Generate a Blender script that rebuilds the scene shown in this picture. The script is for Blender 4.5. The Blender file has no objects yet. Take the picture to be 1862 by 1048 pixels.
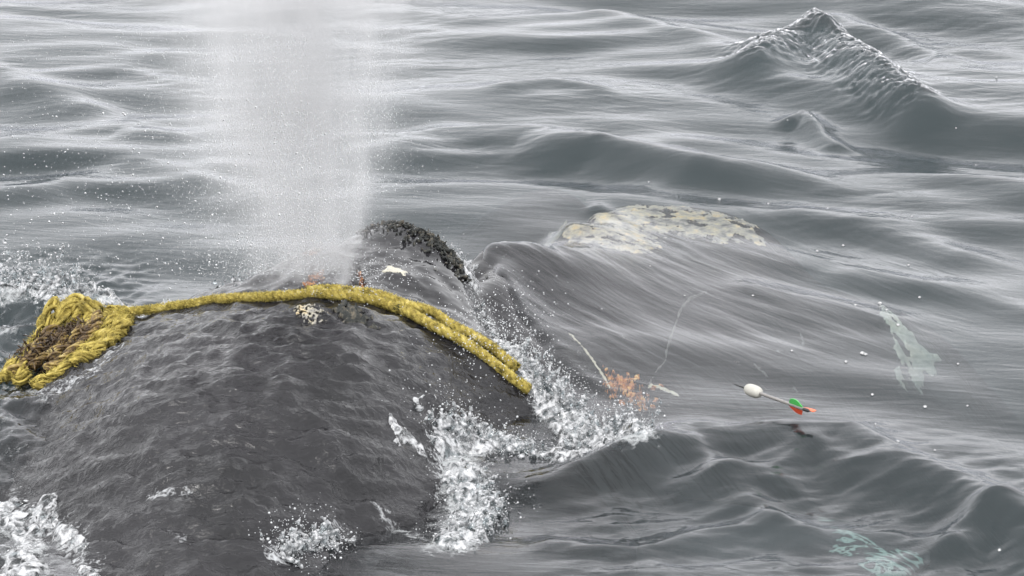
import bpy, bmesh, math, random
import numpy as np
from mathutils import Vector

SC = bpy.context.scene
COL = SC.collection
rng = np.random.default_rng(7)
random.seed(7)
R = math.radians

# ------------------------------------------------------------------ camera, sky, sun, exposure
PITCH = R(18.5)
YK = math.sin(R(22.0))/math.sin(PITCH)
CAM = np.array([0.0, -10*math.cos(PITCH), 10*math.sin(PITCH)])
cam = bpy.data.cameras.new('camera'); camo = bpy.data.objects.new('camera', cam); COL.objects.link(camo)
camo.location = CAM; camo.rotation_euler = (math.pi/2-PITCH, 0, 0)
cam.sensor_width = 36; cam.lens = 36*10/3.724; cam.clip_start = 0.1; cam.clip_end = 9000
SC.camera = camo

SUN_EL, SUN_AZ = R(58), R(205)      # high behind the boat, softened by the overcast
w = bpy.data.worlds.new('World'); SC.world = w; w.use_nodes = True
nt = w.node_tree; nt.nodes.clear()
sky = nt.nodes.new('ShaderNodeTexSky'); sky.sky_type = 'NISHITA'; sky.sun_disc = False
sky.sun_elevation = SUN_EL; sky.sun_rotation = SUN_AZ; sky.air_density = 1.0; sky.dust_density = 6.0; sky.ozone_density = 1.0
hs = nt.nodes.new('ShaderNodeHueSaturation'); hs.inputs['Saturation'].default_value = 0.06
ovc = nt.nodes.new('ShaderNodeMix'); ovc.data_type = 'RGBA'; ovc.inputs['Factor'].default_value = 0.55
ovc.inputs[7].default_value = (22.5, 22.6, 23.1, 1)       # even grey cloud deck over the clear sky
bg = nt.nodes.new('ShaderNodeBackground'); bg.inputs['Strength'].default_value = 0.10
wo = nt.nodes.new('ShaderNodeOutputWorld')
nt.links.new(sky.outputs[0], hs.inputs['Color']); nt.links.new(hs.outputs[0], ovc.inputs[6])
nt.links.new(ovc.outputs[2], bg.inputs['Color']); nt.links.new(bg.outputs[0], wo.inputs[0])

sl = bpy.data.lights.new('sun', 'SUN'); so = bpy.data.objects.new('sun', sl); COL.objects.link(so)
sl.energy = 1.0; sl.angle = R(14); sl.color = (1, .97, .93)
d = Vector((math.sin(SUN_AZ)*math.cos(SUN_EL), math.cos(SUN_AZ)*math.cos(SUN_EL), math.sin(SUN_EL)))
so.rotation_euler = (-d).to_track_quat('-Z', 'Y').to_euler(); so.location = d*30

vs = SC.view_settings
vs.view_transform = 'Standard'; vs.look = 'None'; vs.gamma = 1; vs.exposure = 0.55; vs.use_curve_mapping = False
SC.render.engine = 'CYCLES'
cy = SC.cycles
cy.use_denoising = True; cy.use_adaptive_sampling = True; cy.adaptive_threshold = .03; cy.adaptive_min_samples = 16; cy.max_bounces = 5; cy.transparent_max_bounces = 24; cy.volume_bounces = 1
cy.volume_step_rate = 1.0; cy.volume_max_steps = 256; cy.sample_clamp_indirect = 6; cy.caustics_reflective = False; cy.caustics_refractive = False

# ------------------------------------------------------------------ helpers
FW = np.array([0, math.cos(PITCH), -math.sin(PITCH)]); UP = np.array([0, math.sin(PITCH), math.cos(PITCH)])
def at(px, py, z=0.0):
    """world point at height z met by the sight line of a photograph pixel"""
    v = FW + np.array([1., 0, 0])*(px-931)*2e-4 + UP*(524-py)*2e-4
    if z > 0: z = z*.75             # heights below were read a quarter too tall
    t = (z-CAM[2])/v[2]
    return CAM + v*t
def aty(px, py, y):
    v = FW + np.array([1., 0, 0])*(px-931)*2e-4 + UP*(524-py)*2e-4
    return CAM + v*(y-CAM[1])/v[1]

_perm = np.random.default_rng(3).permutation(4096)
def _h(ix, iy, s):
    return _perm[(_perm[(_perm[(ix + s*131) & 4095] + iy) & 4095] + s*17) & 4095]
_ga = np.linspace(0, 2*np.pi, 4096, endpoint=False); _gc, _gs = np.cos(_ga), np.sin(_ga)
def pn(x, y, s=0):
    """2-D gradient noise, about -1..1"""
    ix = np.floor(x).astype(np.int64); iy = np.floor(y).astype(np.int64); fx = x-ix; fy = y-iy
    u = fx*fx*fx*(fx*(fx*6-15)+10); v = fy*fy*fy*(fy*(fy*6-15)+10)
    def g(a, b):
        k = _h(ix+a, iy+b, s); return _gc[k]*(fx-a) + _gs[k]*(fy-b)
    return 1.5*((g(0,0)*(1-u)+g(1,0)*u)*(1-v) + (g(0,1)*(1-u)+g(1,1)*u)*v)
def fbm(x, y, o=4, s=0, g=.5):
    r = 0; a = 1
    for i in range(o):
        r = r + a*pn(x, y, s+i); x = x*2.03+11.3; y = y*2.03-7.1; a *= g
    return r
def ridged(x, y, o=4, s=0, g=.5):
    r = 0; a = 1; n = 0
    for i in range(o):
        r = r + a*(1-np.abs(pn(x, y, s+i))*1.6); n += a; x = x*2.1+5.7; y = y*2.1+3.3; a *= g
    return r/n
def sstep(a, b, x):
    t = np.clip((x-a)/(b-a), 0, 1); return t*t*(3-2*t)
def segdist(x, y, pts):
    """distance to a polyline and position 0..1 along it"""
    best = np.full(np.shape(x), 1e9); tt = np.zeros(np.shape(x)); n = len(pts)-1
    for i in range(n):
        ax, ay = pts[i][:2]; bx, by = pts[i+1][:2]; dx, dy = bx-ax, by-ay
        t = np.clip(((x-ax)*dx+(y-ay)*dy)/(dx*dx+dy*dy+1e-12), 0, 1)
        q = np.hypot(x-ax-t*dx, y-ay-t*dy); m = q < best
        best = np.where(m, q, best); tt = np.where(m, (i+t)/n, tt)
    return best, tt

def mesh(name, verts, faces, mat=None, parent=None, smooth=True, attrs=None):
    me = bpy.data.meshes.new(name)
    verts = np.asarray(verts, np.float32)
    if isinstance(faces, np.ndarray):
        k = faces.shape[1]; nf = len(faces)
        me.vertices.add(len(verts)); me.vertices.foreach_set('co', verts.ravel())
        me.loops.add(nf*k); me.loops.foreach_set('vertex_index', faces.astype(np.int32).ravel())
        me.polygons.add(nf); me.polygons.foreach_set('loop_start', np.arange(0, nf*k, k, dtype=np.int32))
        me.update(calc_edges=True)
    else:
        me.from_pydata([tuple(v) for v in verts], [], faces)
    if attrs:
        for k_, v_ in attrs.items():
            a = me.attributes.new(k_, 'FLOAT', 'POINT'); a.data.foreach_set('value', np.asarray(v_, np.float32).ravel())
    if smooth: me.polygons.foreach_set('use_smooth', np.ones(len(me.polygons), bool))
    o = bpy.data.objects.new(name, me); COL.objects.link(o)
    if mat: me.materials.append(mat)
    if parent: o.parent = parent
    return o
def grid_faces(nx, ny, keep=None):
    i = np.arange(nx*ny).reshape(ny, nx)
    f = np.stack([i[:-1,:-1], i[:-1,1:], i[1:,1:], i[1:,:-1]], -1).reshape(-1, 4)
    if keep is not None: f = f[keep.ravel()]
    return f
def compact(verts, faces, attrs=None):
    u, inv = np.unique(faces, return_inverse=True)
    f = inv.reshape(faces.shape)
    return verts[u], f, ({k: v[u] for k, v in attrs.items()} if attrs else None)
def empty(name, loc=(0,0,0)):
    o = bpy.data.objects.new(name, None); COL.objects.link(o); o.location = loc; return o
def tag(o, label=None, cat=None, group=None, kind=None):
    if label: o['label'] = label
    if cat: o['category'] = cat
    if group: o['group'] = group
    if kind: o['kind'] = kind
    return o

# ---- materials
class NT:
    def __init__(s, name):
        s.m = bpy.data.materials.new(name); s.m.use_nodes = True; s.t = s.m.node_tree; s.t.nodes.clear()
        s.out = s.n('OutputMaterial')
    def n(s, t, **kw):
        o = s.t.nodes.new('ShaderNode'+t)
        for k, v in kw.items(): setattr(o, k, v)
        return o
    def set(s, sock, v):
        if hasattr(v, 'is_output') or isinstance(v, bpy.types.NodeSocket): s.t.links.new(v, sock)
        elif isinstance(v, (tuple, list)) and len(v) == 3 and sock.type == 'RGBA': sock.default_value = (*v, 1)
        else: sock.default_value = v
    def math(s, op, a, b=0.0, c=None, clamp=False):
        o = s.n('Math', operation=op, use_clamp=clamp); s.set(o.inputs[0], a); s.set(o.inputs[1], b)
        if c is not None: s.set(o.inputs[2], c)
        return o.outputs[0]
    def pos(s): return s.n('NewGeometry').outputs['Position']
    def mapv(s, v, scale=(1,1,1), rot=(0,0,0), loc=(0,0,0)):
        if rot != (0,0,0):
            q = s.n('Mapping'); s.t.links.new(v, q.inputs[0]); q.inputs[2].default_value = rot; v = q.outputs[0]
        o = s.n('Mapping'); s.t.links.new(v, o.inputs[0]); o.inputs[1].default_value = loc; o.inputs[3].default_value = scale
        return o.outputs[0]
    def noise(s, v, scale, detail=4, rough=.5, dist=0.0, col=False):
        o = s.n('TexNoise'); s.t.links.new(v, o.inputs['Vector']); o.inputs['Scale'].default_value = scale
        o.inputs['Detail'].default_value = detail; o.inputs['Roughness'].default_value = rough; o.inputs['Distortion'].default_value = dist
        return o.outputs['Color' if col else 0]
    def voro(s, v, scale, feature='F1'):
        o = s.n('TexVoronoi', feature=feature); s.t.links.new(v, o.inputs['Vector']); o.inputs['Scale'].default_value = scale
        return o.outputs['Distance']
    def ramp(s, f, stops):
        o = s.n('ValToRGB'); s.t.links.new(f, o.inputs[0]); e = o.color_ramp.elements
        while len(e) < len(stops): e.new(.5)
        for k, (p, c) in enumerate(stops):
            e[k].position = p; e[k].color = (*c, 1) if not np.isscalar(c) else (c, c, c, 1)
        return o.outputs[0]
    def mixc(s, f, a, b):
        o = s.n('Mix', data_type='RGBA'); s.set(o.inputs[0], f); s.set(o.inputs[6], a); s.set(o.inputs[7], b); return o.outputs[2]
    def bump(s, h, strength, dist, nrm=None):
        o = s.n('Bump'); s.set(o.inputs['Height'], h); s.set(o.inputs['Strength'], strength); s.set(o.inputs['Distance'], dist)
        if nrm is not None: s.t.links.new(nrm, o.inputs['Normal'])
        return o.outputs[0]
    def attr(s, name): return s.n('Attribute', attribute_name=name).outputs['Fac']
    def bsdf(s, **kw):
        o = s.n('BsdfPrincipled')
        for k, v in kw.items(): s.set(o.inputs[k.replace('_', ' ')], v)
        return o.outputs[0]
    def mixs(s, f, a, b):
        o = s.n('MixShader'); s.set(o.inputs[0], f); s.t.links.new(a, o.inputs[1]); s.t.links.new(b, o.inputs[2]); return o.outputs[0]
    def done(s, surf, vol=None):
        if surf is not None: s.t.links.new(surf, s.out.inputs[0])
        if vol is not None: s.t.links.new(vol, s.out.inputs[1])
        return s.m

def mat_water():
    m = NT('sea_water'); p = m.pos()
    st = m.noise(m.mapv(p, (1.2, 5, 2), (0, 0, R(10))), 5, 4, .5, .4)
    fine = m.noise(m.mapv(p, (1, 2.6, 1), (0, 0, R(12))), 42, 3, .5)
    calm = m.math('SUBTRACT', 1.0, m.attr('calm'))
    msk = m.ramp(m.noise(p, 1.3, 2, .5), [(.42, 0.0), (.62, 1.0)])
    b1 = m.bump(st, m.math('MULTIPLY', calm, .17), .02)
    b1 = m.bump(m.noise(m.mapv(p, (.9, 6, 2), (0, 0, R(50))), 4, 4, .5, .3), m.math('MULTIPLY', m.attr('calm'), .2), .02, b1)
    b2 = m.bump(fine, m.math('MULTIPLY', m.math('ADD', m.math('MULTIPLY', msk, calm), m.attr('rough')), .11), .004, b1)
    fr = m.n('Fresnel'); fr.inputs['IOR'].default_value = 1.34; m.t.links.new(b2, fr.inputs['Normal'])
    gl = m.n('BsdfGlossy'); gl.inputs['Roughness'].default_value = .05; gl.inputs['Color'].default_value = (.98, .98, 1, 1); m.t.links.new(b2, gl.inputs['Normal'])
    tr = m.n('BsdfTransparent'); tr.inputs['Color'].default_value = (.96, .97, .97, 1)
    sf = m.mixs(fr.outputs[0], tr.outputs[0], gl.outputs[0])
    # churned foam: lacy white where bubbles gather
    fa = m.attr('foam')
    n1 = m.noise(p, 26, 6, .62, .6); n2 = m.voro(p, 60, 'DISTANCE_TO_EDGE')
    lace = m.math('ADD', n1, m.math('MULTIPLY', m.math('SUBTRACT', .12, n2), .3))
    fm = m.math('SUBTRACT', m.math('ADD', lace, m.math('MULTIPLY', fa, .62)), .86)
    fm = m.math('MULTIPLY', m.math('MULTIPLY', fm, 3.0, clamp=True), .85)
    fo = m.bsdf(Base_Color=(.42, .435, .44), Roughness=.45, Normal=m.bump(n1, .8, .01))
    sf = m.mixs(fm, sf, fo)
    va = m.n('VolumeAbsorption'); va.inputs['Color'].default_value = (.46, .575, .60, 1); va.inputs['Density'].default_value = 1.6
    vsn = m.n('VolumeScatter'); vsn.inputs['Color'].default_value = (.70, .80, .82, 1); vsn.inputs['Density'].default_value = .26; vsn.inputs['Anisotropy'].default_value = .3
    ad = m.n('AddShader'); m.t.links.new(va.outputs[0], ad.inputs[0]); m.t.links.new(vsn.outputs[0], ad.inputs[1])
    return m.done(sf, ad.outputs[0])

def mat_skin():
    m = NT('whale_skin'); p = m.pos()
    rip = m.attr('rip'); fl = m.attr('flow')
    big = m.noise(p, 2.2, 5, .6)
    col = m.ramp(big, [(.3, (.010, .010, .011)), (.55, (.018, .0175, .0195)), (.8, (.032, .031, .034))])
    sc = m.noise(m.mapv(p, (3, 30, 6), (0, 0, R(-25))), 6, 3, .6)
    col = m.mixc(m.ramp(sc, [(.62, 0.0), (.75, .5)]), col, (.07, .07, .075))
    rips = m.noise(m.mapv(p, (1, 1.9, 1.9)), 22, 4, .55, .3)
    stre = m.noise(m.mapv(p, (1.1, 8, 2), (0, 0, R(50))), 6, 4, .5, .4)
    nb = m.bump(rips, m.math('MULTIPLY', rip, .55), .02)
    nb = m.bump(stre, m.math('MULTIPLY', fl, .35), .012, nb)
    nb = m.bump(m.noise(p, 90, 2, .5), m.math('MULTIPLY', rip, .08), .003, nb)
    ro = m.ramp(m.noise(p, 5, 4, .6), [(.3, .05), (.7, .13)])
    sk = m.bsdf(Base_Color=col, Roughness=ro, Normal=nb, IOR=1.345, Coat_Weight=.0, Coat_Roughness=.06, Coat_IOR=1.33, Coat_Normal=nb)
    fa = m.math('MAXIMUM', m.attr('foam'), m.math('MULTIPLY', rip, .20))  # thin white flecks over the washed back: foam bubbles and painted sparkle glints
    n1 = m.noise(m.mapv(p, (1, 1.7, 1)), 30, 6, .65, .7); n2 = m.voro(p, 70, 'DISTANCE_TO_EDGE')
    lace = m.math('ADD', n1, m.math('MULTIPLY', m.math('SUBTRACT', .12, n2), .3))
    fm = m.math('MULTIPLY', m.math('SUBTRACT', m.math('ADD', lace, m.math('MULTIPLY', fa, .6)), .88), 5, clamp=True)
    fo = m.bsdf(Base_Color=(.40, .41, .42), Roughness=.35, Normal=m.bump(n1, .8, .01))
    return m.done(m.mixs(fm, sk, fo))

def mat_foam(name='foam', lo=.42, hi=.62, w=(.48, .485, .495)):
    m = NT(name); p = m.pos()
    n1 = m.noise(p, 34, 6, .65, .5); n2 = m.noise(p, 110, 4, .6)
    wh = m.bsdf(Base_Color=w, Roughness=.3, Normal=m.bump(n2, .45, .005), Subsurface_Weight=.0)
    fr = m.n('Fresnel'); fr.inputs['IOR'].default_value = 1.34
    gl = m.n('BsdfGlossy'); gl.inputs['Roughness'].default_value = .04
    tr = m.n('BsdfTransparent'); tr.inputs['Color'].default_value = (.86, .9, .91, 1)
    cl = m.mixs(m.math('MULTIPLY', fr.outputs[0], 1.6, clamp=True), tr.outputs[0], gl.outputs[0])
    return m.done(m.mixs(m.ramp(n1, [(lo, 0.0), (hi, 1.0)]), cl, wh))

def mat_simple(name, stops, scale=20, rough=.5, bump=.3, bdist=.004, bscale=80, detail=5, spec=.5):
    m = NT(name); p = m.pos()
    c = m.ramp(m.noise(p, scale, detail, .6, .3), stops)
    return m.done(m.bsdf(Base_Color=c, Roughness=rough, Specular_IOR_Level=spec, Normal=m.bump(m.noise(p, bscale, 4, .6), bump, bdist)))

M = {}
M['water'] = mat_water(); M['skin'] = mat_skin()
M['foam'] = mat_foam(); M['drop'] = mat_simple('droplet', [(.3, (.34, .35, .36)), (.7, (.60, .61, .62))], 90, .15, .0)
M['rope'] = mat_simple('rope_yellow', [(.30, (.05, .045, .012)), (.44, (.22, .17, .04)), (.58, (.42, .335, .085)), (.8, (.56, .49, .24))], 30, .8, .9, .004, 260, spec=.2)
M['fuzz'] = mat_simple('rope_fibre', [(.3, (.13, .11, .03)), (.55, (.47, .38, .09)), (.8, (.62, .55, .26))], 60, .7, .1, spec=.2)
M['algae_rope'] = mat_simple('rope_weathered', [(.3, (.03, .018, .010)), (.45, (.10, .06, .02)), (.58, (.27, .19, .05)), (.75, (.42, .36, .18))], 26, .6, .5, .004, 160)
M['weed'] = mat_simple('brown_weed', [(.3, (.012, .007, .004)), (.55, (.06, .034, .014)), (.75, (.2, .13, .04))], 40, .45, .3)
M['cream'] = mat_simple('cream_callosity', [(.34, (.05, .05, .05)), (.44, (.22, .21, .19)), (.56, (.36, .33, .25)), (.66, (.52, .39, .20)), (.8, (.40, .38, .32))], 20, .55, .6, .006, 60)
M['white_scar'] = mat_simple('white_skin', [(.3, (.36, .34, .27)), (.7, (.50, .48, .40))], 20, .4, .2)
M['pale'] = mat_simple('pale_chin_skin', [(.3, (.22, .24, .2)), (.5, (.5, .5, .42)), (.75, (.7, .62, .48))], 14, .5, .2)
M['lice'] = mat_simple('orange_lice', [(.32, (.03, .015, .010)), (.45, (.17, .055, .018)), (.55, (.42, .16, .04)), (.63, (.58, .36, .13)), (.74, (.65, .54, .34))], 42, .5, .6, .006, 90)
M['dark_call'] = mat_simple('dark_callosity', [(.3, (.010, .011, .011)), (.5, (.035, .037, .034)), (.66, (.12, .105, .08)), (.95, (.3, .17, .07))], 40, .65, .5, .004, 120, spec=.25)
M['line'] = mat_simple('grey_skin_line', [(.3, (.06, .06, .06)), (.7, (.13, .13, .125))], 20, .4, .2)
M['hole'] = mat_simple('blowhole_dark', [(.3, (.004, .004, .004)), (.7, (.012, .01, .01))], 30, .3, .2)

# ------------------------------------------------------------------ whale body surface
CP = [  # photograph pixel and height above the sea of points read off the back and head
 # callosity ridge in front of the blowholes
 (640,432,.355),(670,418,.37),(720,414,.37),(780,432,.35),(830,462,.30),(850,492,.26),(872,545,.19),(905,600,.12),
 (760,470,.345),(800,520,.30),(840,580,.22),
 # blowhole mounds
 (400,524,.20),(480,492,.29),(540,462,.35),(580,450,.37),(620,450,.365),(560,505,.36),(480,520,.31),(640,505,.35),(715,492,.37),(735,540,.345),
 # under the rope
 (330,560,.19),(400,556,.26),(500,548,.335),(600,540,.375),(660,550,.37),(760,582,.325),(850,630,.24),(940,695,.09),
 # back
 (230,585,.16),(350,610,.33),(450,640,.38),(600,600,.40),(300,700,.35),(450,750,.335),(600,720,.33),(750,680,.27),
 (300,820,.265),(480,870,.22),(640,830,.20),(800,760,.12),(890,735,.06),(720,880,.07),(640,960,.02),(450,980,.13),(300,980,.13),
 (200,870,.15),(150,780,.17),(80,800,.03),(110,930,.02),(200,1040,.04),(420,1090,.05),(90,720,.05),(160,660,.15),(230,640,.2),
 # head and lip
 (905,470,.15),(880,452,.155),(950,447,.16),(1020,452,.13),(1000,520,.09),(950,570,.07),(1000,640,.02),(1040,700,-.02),(1100,560,.03),(1100,640,-.01),(1150,740,-.08),
 (1200,500,.0),(1200,600,-.035),(1300,500,-.03),(1300,600,-.06),(1300,700,-.11),(1400,600,-.10),(1400,700,-.15),(1250,760,-.14),
 (1700,600,-.32),(1730,680,-.40),(1660,740,-.40),(1560,770,-.33),(1500,640,-.19),(1500,720,-.24),(1640,640,-.30),(1600,560,-.28),(1680,700,-.42),
 (1030,415,.05),(1075,395,.01),(1120,382,-.03),(1220,376,-.04),(1310,387,-.055),(1385,415,-.07),(1415,440,-.09),(1060,430,.05),(1130,400,-.015),(1200,405,-.03),(1200,440,-.02),(1300,400,-.045),(1390,430,-.06),(1450,500,-.16),
]
wp = [at(*c) for c in CP]
def drop(px, py, z, *steps):
    q = at(px, py, z)
    for dx, dy, dz in steps: wp.append(q + np.array([dx, dy, dz]))
# the hidden far flank, falling away under the sea
drop(400,524,.20,(0,.14,-.12),(0,.4,-.5)); drop(480,492,.29,(0,.16,-.16)); drop(560,455,.36,(0,.18,-.14),(.0,.5,-.55))
drop(700,415,.37,(0,.12,-.12),(0,.3,-.3),(0,.7,-.62)); drop(790,435,.34,(.03,.14,-.16),(0,.35,-.34)); drop(950,447,.16,(0,.16,-.11),(0,.4,-.3),(0,.8,-.6))
drop(880,452,.155,(0,.15,-.1),(0,.4,-.33)); drop(1030,452,.12,(0,.5,-.34))
drop(1150,376,-.03,(-.05,.45,-.25),(0,.8,-.6)); drop(1300,384,-.05,(.05,.4,-.25),(.1,.8,-.7)); drop(1390,430,-.06,(.25,.15,-.3),(.6,.6,-.9))
for x, y, z in [(1.9,.6,-.8),(2.15,0,-.85),(1.9,-.75,-.85),(1.2,-1.15,-.6),(.7,-1.55,-.55),(.35,-1.75,-.5),(.1,-2.1,-.5),(-.2,-2.6,-.4),(-.6,-3.2,-.35),(-1.4,-3.3,-.1),
                (-2.0,-3.1,-.25),(-2.1,-2.5,-.25),(-2.2,-1.9,-.3),(-2.2,-1.2,-.4),(-1.9,-.6,-.3),(-1.6,-.1,-.3),(-1.3,.35,-.5),(-2.6,-3.6,-.6),(-2.8,-2,-.8),(-2.6,-.8,-.9),(-2,.3,-.9),
                (2.6,.2,-1.3),(2.5,-1.0,-1.3),(1.4,-1.9,-1.3),(.5,-2.6,-1.2),(.2,-3.4,-1.2),(2,1.3,-1.3),(.6,1.6,-1.3),(-.8,1.2,-1.2)]:
    wp.append(np.array([x, y*YK, z]))
wp = np.array(wp)
def _tps(r2): return np.where(r2 > 1e-12, .5*r2*np.log(np.maximum(r2, 1e-12)), 0)
_n = len(wp); _A = np.zeros((_n+3, _n+3))
_d2 = (wp[:,None,0]-wp[None,:,0])**2 + (wp[:,None,1]-wp[None,:,1])**2
_A[:_n,:_n] = _tps(_d2) + np.eye(_n)*.0015; _A[:_n,_n] = 1; _A[:_n,_n+1:] = wp[:,:2]; _A[_n,:_n] = 1; _A[_n+1:,:_n] = wp[:,:2].T
_wt = np.linalg.solve(_A, np.concatenate([wp[:,2], np.zeros(3)]))
def tps_eval(x, y):
    sh = np.shape(x); x = np.ravel(x).astype(float); y = np.ravel(y).astype(float); out = np.zeros(len(x))
    for s in range(0, len(x), 40000):
        a, b = x[s:s+40000], y[s:s+40000]
        out[s:s+40000] = _tps((a[:,None]-wp[None,:,0])**2 + (b[:,None]-wp[None,:,1])**2) @ _wt[:_n] + _wt[_n] + _wt[_n+1]*a + _wt[_n+2]*b
    return out.reshape(sh)
def pl(pts, z=0.0):
    return [at(p[0], p[1], p[2] if len(p) > 2 else z)[:2] for p in pts]
def whale_base(x, y):
    z = tps_eval(x, y)
    # furrow in front of the mound, running down to the corner of the mouth
    dd, t = segdist(x, y, pl([(858,470,.2),(880,540,.16),(915,600,.10),(960,660,.05),(1030,715,.0)])); z = z - .06*np.exp(-(dd/.06)**2)
    # nostril slit and fold under the rope
    dd, t = segdist(x, y, pl([(642,480,.36),(648,505,.36),(656,528,.36)])); z = z - .03*np.exp(-(dd/.022)**2)
    dd, t = segdist(x, y, pl([(690,545,.36),(760,590,.32),(850,650,.22)])); z = z - .014*np.exp(-(dd/.05)**2)
    dd, t = segdist(x, y, pl([(700,560,.35),(730,520,.36),(790,540,.32),(830,600,.24)])); z = z - .02*np.exp(-(dd/.06)**2)
    return z
def hit(px, py, lift=0.0):
    """where the sight line of a pixel meets the body"""
    v = FW + np.array([1., 0, 0])*(px-931)*2e-4 + UP*(524-py)*2e-4
    zs = np.arange(.75, -1.0, -.004); P = CAM[None] + v[None]*((zs-CAM[2])/v[2])[:,None]
    b = whale_base(P[:,0], P[:,1]) + lift; k = np.argmax(b >= P[:,2])
    return P[k] if (b >= P[:,2]).any() else at(px, py, 0)
def zone_rip(x, y):
    """1 on the wave-washed back, 0 on the smooth head"""
    d_ = segdist(x, y, pl([(250,570,.15),(600,560,.38),(940,700,.08),(1000,800,0)]))
    side = np.ones_like(x)
    L = pl([(-400,560,.15),(250,556,.15),(600,552,.38),(760,590,.32),(940,700,.08),(1300,900,0)])
    lx = np.array([q[0] for q in L]); ly = np.array([q[1] for q in L])
    yl = np.interp(x, lx, ly)
    return sstep(.04, -.10, y-yl)
_FL = np.array(pl([(1240,830,-.05),(1120,780,-.04),(1050,725,.0),(975,660,.05),(930,600,.10),(885,540,.16),(840,470,.2),(815,440,.2)])); _FL = _FL[np.argsort(_FL[:,1])]
def film_side(x, y):
    """1 on the head beyond the furrow, where a sheet of water runs off it"""
    xl = np.interp(y, _FL[:,1], _FL[:,0]) + .02*pn(x*8, y*8, 46); return sstep(.02, .14, x-xl)
def zone_flow(x, y):
    q = at(860, 460, .15); return sstep(q[0]-.05, q[0]+.1, x)
def whale_z(x, y):
    z = whale_base(x, y); r = zone_rip(x, y); f = zone_flow(x, y)
    wx = x + .03*pn(x*6, y*6, 40); wy = y + .03*pn(x*6, y*6, 41) + 1.5*z      # ripples follow the contours of the back
    rp = .012*fbm(x*5, y*6, 2, 5) + .014*fbm(wx*7, wy*12, 2, 7) + .024*(ridged(wx*6, wy*11, 3, 9, .5)-.6)
    f0 = f; f = f*(1-film_side(x, y)*sstep(-1.35*YK, -1.0*YK, y))
    z = z + r*(1-.9*(f0-f))*rp + (1-r)*(1-f0)*(.010*fbm(x*9, y*9, 3, 15) + .005*(ridged(wx*16, wy*26, 3, 19)-.6))
    c, s = math.cos(R(52)), math.sin(R(52)); x_ = x + .06*pn(x*3, y*3, 44); u = x_*c - y*s; v = x_*s + y*c
    fw = f*sstep(.5, -.1, x-.3)
    z = z + fw*(.008*fbm(u*3, v*14, 4, 25)*sstep(-.4, .5, pn(x*2.5, y*2.5, 45))) + f*.004*fbm(u*3, v*8, 2, 35)
    return z

# ------------------------------------------------------------------ sea surface
wave = np.random.default_rng(21)
WV = []; SLOPE = .0031
for i in range(64):
    lam = .28*(9.0**wave.random()); th = math.pi/2 + wave.normal(0, .30) - .04
    WV.append((2*math.pi/lam*math.cos(th), 2*math.pi/lam*math.sin(th), wave.random()*6.283, SLOPE*lam**1.05*(.6+.8*wave.random())))
FEAT = [  # crest lines seen in the photograph: pixels, height, width across
 ([(640,238),(800,224),(960,226),(1120,252),(1330,300)], .12, .20), ([(660,285),(900,272),(1080,278),(1250,318)], .065, .13),
 ([(-60,110),(60,150),(150,178)], .07, .18), ([(-40,350),(120,322),(330,326)], .06, .16), ([(250,300),(380,330),(480,350)], .03, .12),
 ([(930,160),(1000,150),(1080,160)], .035, .10), ([(60,240),(220,232),(300,250)], .035, .12), ([(100,125),(220,122),(330,140)], .03, .12),
 ([(1380,105),(1440,60),(1475,42),(1530,75),(1600,140),(1680,190)], .11, .14), ([(1475,30),(1500,60)], .10, .13), ([(1440,205),(1462,195),(1490,225),(1520,245)], .05, .07),
 ([(1520,20),(1600,45),(1720,90)], .05, .12), ([(1470,395),(1600,410),(1740,450)], .035, .14), ([(1250,285),(1380,310),(1500,345)], .03, .12),
 ([(1560,500),(1700,520),(1862,560)], .03, .13), ([(1380,520),(1480,545),(1600,580)], .02, .1), ([(1100,20),(1250,60),(1350,110)], .03, .14),
 # near waves to the right of the whale
 ([(1160,815),(1215,785),(1262,768),(1330,778),(1420,772),(1540,776),(1590,800),(1660,845),(1780,890),(1900,930)], .085, .13),
 ([(1000,870),(1080,850),(1180,828),(1262,822),(1330,872),(1400,930),(1450,960)], .045, .085), ([(1400,850),(1480,822),(1540,850)], .045, .08),
 ([(1740,960),(1800,932),(1850,960),(1900,1010)], .08, .10), ([(1010,985),(1150,1000),(1300,965),(1400,950)], .03, .07), ([(1500,960),(1620,965),(1720,1000)], .03, .09),
 ([(1260,880),(1340,862),(1420,880)], .03, .06),
 ([(-40,520),(60,530),(180,545)], .10, .12), ([(-30,600),(60,590)], .05, .08), ([(-60,640),(10,655)], .05, .07),
]
FEAT = [(pl(f[0], f[1]), f[1], f[2]) for f in FEAT]
RP = pl([(1385,100),(1475,50),(1560,120),(1640,180)], .08)
def rough_patch(x, y):
    dd, t = segdist(x, y, RP); q = at(1470, 70, .1); dd = dd + .06*pn(x*5, y*5, 77)
    return sstep(.27, .08, dd)
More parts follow.
